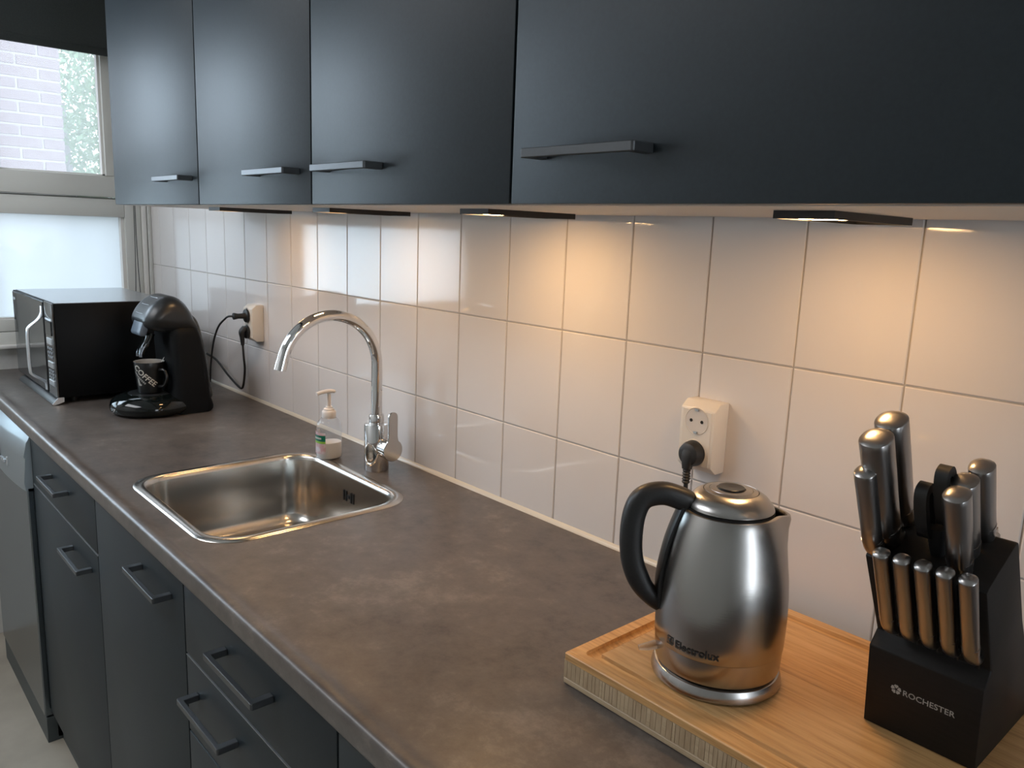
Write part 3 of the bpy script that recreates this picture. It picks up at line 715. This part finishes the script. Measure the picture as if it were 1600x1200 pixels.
# ------------------------------------------------------------------ knife block
NX0, NX1 = 0.0885, 0.197
kn = thing('knife_block', 'black stained wooden knife block on the cutting board', 'knife block', ((NX0 + NX1) / 2, -0.17, BTOP))
TD = Vector((0, -0.425, 0.905)).normalized()       # lean of the knives
ND = Vector((0, 0.905, 0.425)).normalized()
poly = [(-0.2185, BTOP), (-0.2285, 1.030), (-0.2145, 1.044), (-0.266, 1.137), (-0.262, 1.141), (-0.200, 1.169), (-0.195, 1.168), (-0.140, 1.075), (-0.056, 0.960), (-0.052, BTOP)]
blk = obj('body', prism(poly, 'X', NX0, NX1, bev=.0018, seg=2), 'block', kn)
def fface2(x, y):
    z = 0.9885 + y; yy = -0.2185 - (z - BTOP) / (1.030 - BTOP) * 0.010 - 0.0004
    return (NX0 + .0255 + x, yy, z)
lg = text_mesh('ROCHESTER', .0088, lambda x, y: fface2(x + .0115, y), sub=.0001, spacing=1.02)
obj('lettering', lg, 'print_grey', blk, smooth=0, label='pale grey maker name')
fl = bmesh.new()
for k in range(5):
    a = math.radians(90 + 72 * k); cxx, cyy = .0050, .0036
    pts2 = [(cxx + .0010 * math.cos(a), cyy + .0010 * math.sin(a))]
    for da, rr in ((-33, .0042), (-16, .0053), (0, .0050), (16, .0053), (33, .0042)):
        pts2.append((cxx + rr * math.cos(a + math.radians(da)), cyy + rr * math.sin(a + math.radians(da))))
    fl.faces.new([fl.verts.new(fface2(p, q)) for p, q in pts2])
obj('rose_emblem', fl, 'print_grey', blk, smooth=0, label='pale grey rose emblem')

def knife(name, x, top, length, r, blade_in, lab, group, ry=None):
    """steel handle with domed end, bolster bent towards the block, blade inside the slot"""
    T = Vector((x, top[0], top[1])); B = T - TD * length
    t_ = thing(name, lab, 'knife', tuple(B), group)
    ry = ry or r * 1.12
    hb = bmesh.new(); rings = []
    u = Vector((1, 0, 0)); v = ND
    for f, sc in ((0.0, .93), (.02, .97), (.3, .97), (.6, 1.0), (.93, 1.02), (.982, 1.02), (.994, 1.00), (1.0, .94), (1.004, .78), (1.007, .45), (1.008, .03)):
        c = B + TD * (length * min(f, 1)) + TD * max(0, f - 1) * .35
        ring = []
        for i in range(24):
            a = 2 * math.pi * i / 24; ca, sa = math.cos(a), math.sin(a)
            ring.append(hb.verts.new(c + u * (r * sc * math.copysign(abs(ca) ** .85, ca)) + v * (ry * sc * math.copysign(abs(sa) ** .85, sa))))
        rings.append(ring)
    grid_faces(hb, rings, True, True, True)
    h_ = obj('handle', hb, 'steel_knife', t_, smooth=40)
    bo = tube([B + TD * .004, B - TD * .007 + ND * .0006, B - TD * .016 + ND * r * .45, B - TD * .024 + ND * r * 1.3, B - TD * .029 + ND * r * 2.3], 0, 16, smooth_k=5, sect=lambda f: (r * .98 * (1 - .55 * f), r * 1.02 * (1 - .45 * f)), up=(1, 0, 0))
    obj('bolster', bo, 'steel_knife', h_, smooth=40)
    e0 = B - TD * .026 + ND * (r * 1.9 + .006)
    bl = bmesh.new()
    w0 = r * 1.5
    pts3 = [e0 - ND * w0 * .3, e0 + ND * w0 * .5, e0 + ND * w0 * .5 - TD * blade_in, e0 - ND * w0 * .3 - TD * blade_in]
    vs0 = [bl.verts.new(p + Vector((-.0009, 0, 0))) for p in pts3]; vs1 = [bl.verts.new(p + Vector((.0009, 0, 0))) for p in pts3]
    grid_faces(bl, [vs0, vs1], True, True, True)
    obj('blade', bl, 'steel', t_, smooth=0)
    return t_
knife('kitchen_knife', .099, (-.271, 1.2755), .108, .0138, .05, 'tallest steel knife at the back left of the block', 'large knives in the block')
knife('kitchen_knife', .101, (-.304, 1.2635), .108, .0138, .05, 'steel knife standing in front of the tallest knife', 'large knives in the block')
knife('kitchen_knife', .096, (-.305, 1.2310), .084, .0098, .04, 'slimmer steel knife at the front left edge of the block', 'large knives in the block')
knife('kitchen_knife', .170, (-.293, 1.2270), .078, .0108, .04, 'steel knife at the front right of the block', 'large knives in the block')
knife('kitchen_knife', .166, (-.265, 1.2330), .075, .0108, .04, 'steel knife at the middle right of the block, behind the front one', 'large knives in the block')
knife('kitchen_knife', .170, (-.240, 1.2430), .072, .0105, .04, 'steel knife at the back right of the block', 'large knives in the block')
names5 = ['leftmost of the five small steak knives in the front row', 'second from the left of the five small steak knives', 'middle one of the five small steak knives in the front row', 'fourth from the left of the five small steak knives', 'rightmost of the five small steak knives in the front row']
for i in range(5):
    x = .1110 + .0189 * i
    knife('steak_knife', x, (-.2850 - .0005 * i, 1.1520 + .0004 * i), .087, .0075, .03, names5[i], 'steak knives in the front row', ry=.0078)
# scissors
sc_ = thing('kitchen_scissors', 'black-handled kitchen scissors standing in the knife block', 'scissors', (.140, -.235, 1.155))
def loop_bm(x, y, z, w_, h_, th, hole):
    """flat finger loop lying in the plane of ND/TD"""
    c = Vector((x, y, z)); o = bmesh.new()
    def pt(a, s1, s2, dx): 
        ca, sa = math.cos(a), math.sin(a)
        return c + ND * (s1 * math.copysign(abs(ca) ** .7, ca)) + TD * (s2 * math.copysign(abs(sa) ** .7, sa)) + Vector((dx, 0, 0))
    n = 28; rr = []
    for s1, s2, dx in ((w_, h_, -th), (w_, h_, th), (w_ * hole, h_ * .72, th), (w_ * hole, h_ * .72, -th)):
        rr.append([o.verts.new(pt(2 * math.pi * i / n, s1, s2, dx)) for i in range(n)])
    rr.append(rr[0]); grid_faces(o, rr, True); return o
obj('finger_loop', loop_bm(.1365, -.262, 1.196, .0125, .030, .0055, .42), 'rubber', sc_)
obj('thumb_loop', loop_bm(.1515, -.262, 1.214, .0125, .032, .0055, .42), 'rubber', sc_)
obj('shank', tube([(.1440, -.250, 1.182), (.1440, -.240, 1.160), (.1440, -.228, 1.140)], 0, 12, smooth_k=3, sect=lambda f: (.010, .009 - .003 * f), up=(1, 0, 0)), 'rubber', sc_)

# ------------------------------------------------------------------ microwave
mw = thing('microwave', 'black microwave oven with silver handle in the corner by the window', 'microwave', (-2.38, -0.30, WT))
X0, X1, Y0, Y1, Z0, Z1 = -2.640, -2.122, -0.485, -0.155, 0.917, 1.188
obj('body', box(X0, X1, Y0, Y1, Z0, Z1, .003), 'mw_body', mw)
obj('top_sheen_sheet', box(X0 + .004, X1 - .004, Y0 + .004, Y1 - .004, Z1 - .001, Z1 + .0012, .0006, 1), 'mw_top_sheen', mw)
dr = obj('door', box(X0, -2.222, -0.490, Y0, Z0, Z1, .003), 'mw_body', mw)
obj('door_glass', box(X0 + .004, -2.225, -0.4925, -0.489, Z0 + .004, Z1 - .004, .001, 1), 'mw_front', dr)
cp = obj('control_panel', box(-2.219, X1, -0.490, Y0, Z0, Z1, .0015, 1), 'mw_front', mw, smooth=0)
obj('display', box(-2.205, -2.138, -0.4925, -0.489, 1.095, 1.135, .001, 1), 'dark_display', cp)
obj('display_rim', box(-2.207, -2.136, -0.4918, -0.489, 1.136, 1.142, .001, 1), 'silver', cp)
for z0, z1 in ((1.068, 1.086), (1.000, 1.018), (.948, .964)):
    obj('button', box(-2.195, -2.140, -0.4935, -0.489, z0, z1, .001, 1), 'silver', cp)
for z in (1.055, 1.043, 1.031, .990, .980, .970):
    for x in (-2.190, -2.170, -2.150):
        obj('key', box(x - .006, x + .006, -0.4920, -0.489, z - .0035, z + .0035, .001, 1), 'button', cp)
obj('maker_badge', box(-2.625, -2.600, -0.4930, -0.4915, 1.158, 1.166), 'silver', dr, smooth=0)
obj('door_handle', tube([(-2.236, -.491, 1.172), (-2.236, -.493, 1.150), (-2.236, -.504, 1.132), (-2.236, -.527, 1.112), (-2.236, -.532, 1.095), (-2.236, -.533, 1.050), (-2.236, -.532, .990), (-2.236, -.527, .972), (-2.236, -.505, .956), (-2.236, -.493, .945), (-2.236, -.491, .925)], 0, 14, smooth_k=5, sect=lambda f: (.0042, .0090), up=(1, 0, 0)), 'silver', dr)
lip = [(-.478, .9170), (-.490, .9170), (-.4955, .9145), (-.503, .9075), (-.506, .9025), (-.503, .9006), (-.498, .9020), (-.4905, .9090), (-.478, .9105)]
obj('front_lip', prism(lip, 'X', -2.560, -2.112), 'plastic_satin', mw)
obj('lip_end', prism([(-.476, .921), (-.492, .921), (-.507, .9035), (-.504, .9006), (-.490, .9035), (-.476, .9085)], 'X', -2.112, -2.110), 'silver', mw)
for x in (-2.60, -2.16):
    for y in (-.44, -.19): obj('foot', lathe([(.012, .0002), (.014, .017)], (x, y, WT), 16), 'rubber', mw)

# ------------------------------------------------------------------ coffee machine
CX = -1.900
cm = thing('coffee_machine', 'black single-serve coffee machine with glossy drip tray', 'coffee machine', (CX, -0.25, WT))
def loft(secs, n=40, p=2.3, cx=CX):
    bm = bmesh.new(); rings = []
    for z, yc, ry, rx in secs:
        ring = []
        for i in range(n):
            a = 2 * math.pi * i / n; ca, sa = math.cos(a), math.sin(a)
            ring.append(bm.verts.new((cx + rx * math.copysign(abs(ca) ** (2 / p), ca), yc + ry * math.copysign(abs(sa) ** (2 / p), sa), z)))
        rings.append(ring)
    grid_faces(bm, rings, True, True, True); return bm
def pillow(prof, w, rad, cx=CX, steps=7, flat=False):
    """side profile (y,z) swept across x with rounded shoulders"""
    Q = [(0, q[0], q[1]) for q in prof]; m_ = len(Q)
    P = [Vector((p[1], p[2])) for p in catmull([Q[-1]] + Q + [Q[0], Q[1]], 5)[5:5 + 5 * m_]]
    ys = [p.x for p in P]; zs = [p.y for p in P]; yc_, zc2 = (min(ys) + max(ys)) / 2, (min(zs) if flat else (min(zs) + max(zs)) / 2)
    hy, hz2 = (max(ys) - min(ys)) / 2, (max(zs) - min(zs)) * (1 if flat else .5)
    bm = bmesh.new(); rings = []
    st = [(-w + rad - rad * math.cos(t), rad * (1 - math.sin(t))) for t in [math.pi / 2 * k / steps for k in range(steps + 1)]]
    for x, ins in st + [(-x, i_) for x, i_ in st[::-1]]:
        rings.append([bm.verts.new((cx + x, yc_ + (p.x - yc_) * (1 - ins / hy), max(.9003, zc2 + (p.y - zc2) * (1 - ins / hz2)))) for p in P])
    grid_faces(bm, rings, True, True, True); return bm
obj('body', pillow([(-.162, .9005), (-.163, .95), (-.169, 1.02), (-.180, 1.09), (-.196, 1.140), (-.230, 1.150), (-.262, 1.140), (-.268, 1.10), (-.266, 1.04), (-.266, .97), (-.268, .9005)], .086, .026, flat=True), 'coffee_body', cm, smooth=60)
obj('head', pillow([(-.186, 1.128), (-.198, 1.165), (-.216, 1.200), (-.238, 1.221), (-.260, 1.227), (-.284, 1.220), (-.308, 1.202), (-.325, 1.178), (-.331, 1.158), (-.322, 1.141), (-.290, 1.131), (-.235, 1.122)], .084, .042), 'plastic_satin', cm, smooth=60)
for z, y in ((1.1790, -.3258), (1.2025, -.3090), (1.2205, -.2850)):
    obj('vent_line', tube([(CX - .026, y + .001, z), (CX + .002, y - .001, z), (CX + .028, y + .001, z)], .0008, 6, smooth_k=2), 'silver', cm)
obj('water_tank', pillow([(-.154, .93), (-.157, .99), (-.163, 1.05), (-.174, 1.11), (-.192, 1.165), (-.222, 1.170), (-.232, 1.08), (-.225, .93)], .066, .022), 'tank', cm, smooth=60)
obj('lever', prism([(-.318, 1.176), (-.328, 1.164), (-.341, 1.128), (-.339, 1.120), (-.323, 1.119), (-.318, 1.135), (-.310, 1.165)], 'X', CX - .030, CX + .046, bev=.0035, seg=3), 'plastic_grey', cm)
obj('spout', tube([(CX, -.300, 1.122), (CX, -.305, 1.105), (CX, -.312, 1.092), (CX, -.322, 1.078), (CX, -.326, 1.066)], 0, 16, smooth_k=4, sect=lambda f: (.012 - .004 * f, .020 - .004 * f), up=(1, 0, 0)), 'plastic_black', cm)
obj('spout_nozzle', merge(tube([(CX + .012, -.320, 1.086), (CX + .012, -.328, 1.070), (CX + .012, -.330, 1.058)], .0055, 12, smooth_k=3), tube([(CX - .012, -.320, 1.086), (CX - .012, -.328, 1.070), (CX - .012, -.330, 1.058)], .0055, 12, smooth_k=3)), 'dark_chrome', cm)
TRY = -0.302
obj('drip_tray', ell_loft([(.086, .090, .0008), (.099, .103, .006), (.105, .109, .015), (.1055, .1095, .025), (.101, .105, .036), (.090, .094, .046), (.074, .077, .0530), (.060, .062, .0555)], (CX, TRY, WT), 56, 2.0), 'plastic_black', cm, smooth=60)
obj('tray_grid', ell_loft([(.0595, .0615, .0530), (.0595, .0615, .0558), (.054, .056, .0562)], (CX, TRY, WT), 40, 2.0), 'plastic_satin', cm)
btn = lathe([(.0075, 0), (.0080, .002), (.0065, .0035)], (0, 0, 0), 20)
bmesh.ops.rotate(btn, verts=btn.verts[:], cent=(0, 0, 0), matrix=Matrix.Rotation(math.radians(75), 3, 'X')); bmesh.ops.translate(btn, verts=btn.verts[:], vec=(CX + .02, TRY - .1035, WT + .021))
obj('power_button', btn, 'chrome', cm)

# mug and spoon on the tray
MX, MY, MZ = CX + .004, -0.307, WT + .0564
mg = thing('coffee_mug', 'black mug with white coffee lettering on the drip tray', 'mug', (MX, MY, MZ))
obj('cup', lathe([(.0270, 0), (.0300, .002), (.0320, .012), (.0350, .040), (.0385, .070), (.0398, .0865), (.0394, .0878)], (MX, MY, MZ), 48, True, False), 'mug', mg)
obj('inside', lathe([(.0394, .0878), (.0380, .0868), (.0365, .070), (.0330, .035), (.0300, .008), (.0, .006)], (MX, MY, MZ), 48, False, False), 'mug_in', mg, label='cream inside of the mug')
obj('mug_handle', tube([(MX + .033, MY + .016, MZ + .068), (MX + .050, MY + .024, MZ + .066), (MX + .057, MY + .0275, MZ + .047), (MX + .047, MY + .0225, MZ + .025), (MX + .028, MY + .0135, MZ + .020)], 0, 12, smooth_k=5, sect=lambda f: (.0038, .0058), up=(1, 0, 0)), 'mug', mg)
am = math.atan2(CAM_POS[1] - MY, CAM_POS[0] - MX)
def on_mug(x, y):
    a = am + x / .037
    z = .02 + y
    r = .0305 + .0089 * max(0, min(1, z / .085)) + .0012
    return (MX + r * math.cos(a), MY + r * math.sin(a), MZ + z)
def slanted(cx_, cy_, rot, bow):
    c_, s_ = math.cos(rot), math.sin(rot)
    def f(x, y):
        y = y - bow * (x - .024) ** 2
        return on_mug(cx_ + c_ * x - s_ * y, cy_ + s_ * x + c_ * y)
    return f
lt = text_mesh('COFFEE', .0215, slanted(-.0440, .0540, math.radians(-47), -1.5), sub=.0005, spacing=1.05)
obj('lettering', lt, 'print_white', mg, smooth=0, label='white coffee lettering')
l2 = bmesh.new()
for k in range(9):
    f2 = slanted(-.0480, .0430, math.radians(-47), -1.5); x = .004 + k * .0052
    l2.faces.new([l2.verts.new(f2(p, q)) for p, q in ((x, 0), (x + .0036, 0), (x + .0036, .0052), (x, .0052))])
f3 = on_mug
l2.faces.new([l2.verts.new(f3(p, q)) for p, q in ((-.034, .004), (-.026, .003), (-.022, .006), (-.028, .010), (-.030, .020), (-.034, .026), (-.036, .016))])
obj('small_print', l2, 'print_grey', mg, smooth=0)
spn = thing('teaspoon', 'thin steel teaspoon leaning in the black mug', 'spoon', (MX, MY, MZ + .01))
obj('stem', tube([(MX - .006, MY + .002, MZ + .014), (MX + .002, MY + .030, MZ + .076), (MX + .006, MY + .050, MZ + .112)], .0012, 8), 'chrome', spn)
obj('bowl', ell_loft([(.002, .003, .008), (.006, .008, .011), (.007, .010, .015)], (MX - .006, MY, MZ), 20, 2.0), 'chrome', spn)

# ------------------------------------------------------------------ dishwasher
dw = thing('dishwasher', 'silver freestanding dishwasher with curved control panel under the worktop', 'dishwasher', (-2.30, -0.30, FZ))
DX0, DX1 = -2.600, -1.999
obj('body', box(DX0, DX1, -0.575, -0.03, FZ + .01, .862), 'plastic_satin', dw, smooth=0)
obj('kick_plate', box(DX0 + .004, DX1, -0.602, -0.55, FZ, .014, .001, 1), 'plinth', dw)
obj('door', box(DX0, DX1, -0.605, -0.575, .018, .705, .003, 1), 'steel_door', dw, smooth=0)
# bulging control panel: bows outward towards the middle of the appliance
cpm = bmesh.new(); rings = []; NB = 18
for i in range(NB + 1):
    f = i / NB; x = DX0 + (DX1 - DX0) * f; bow = .007 + math.sin(math.pi * f) ** .8 * .022
    pr_ = [(-.575, .860), (-.583 - bow * .3, .858), (-.588 - bow, .836), (-.592 - bow, .830), (-.600 - bow, .792), (-.600 - bow, .789), (-.597 - bow, .787), (-.600 - bow * .9, .760), (-.606 - bow * .6, .720), (-.605 - bow * .4, .700 - bow * .5), (-.600, .694), (-.575, .694)]
    rings.append([cpm.verts.new((x, y, z)) for y, z in pr_])
grid_faces(cpm, rings, True, True, True)
cpo = obj('control_panel', cpm, 'steel_appliance', dw, smooth=24)
obj('display', box(-2.330, -2.235, -.6325, -.615, .735, .775, .002, 1), 'dark_display', cpo)
for x in (-2.215, -2.195, -2.175):
    obj('button', box(x - .006, x + .006, -.6275, -.612, .738, .748, .001, 1), 'silver', cpo)
obj('selector', box(-2.155, -2.147, -.6240, -.608, .732, .760, .002, 1), 'silver', cpo)
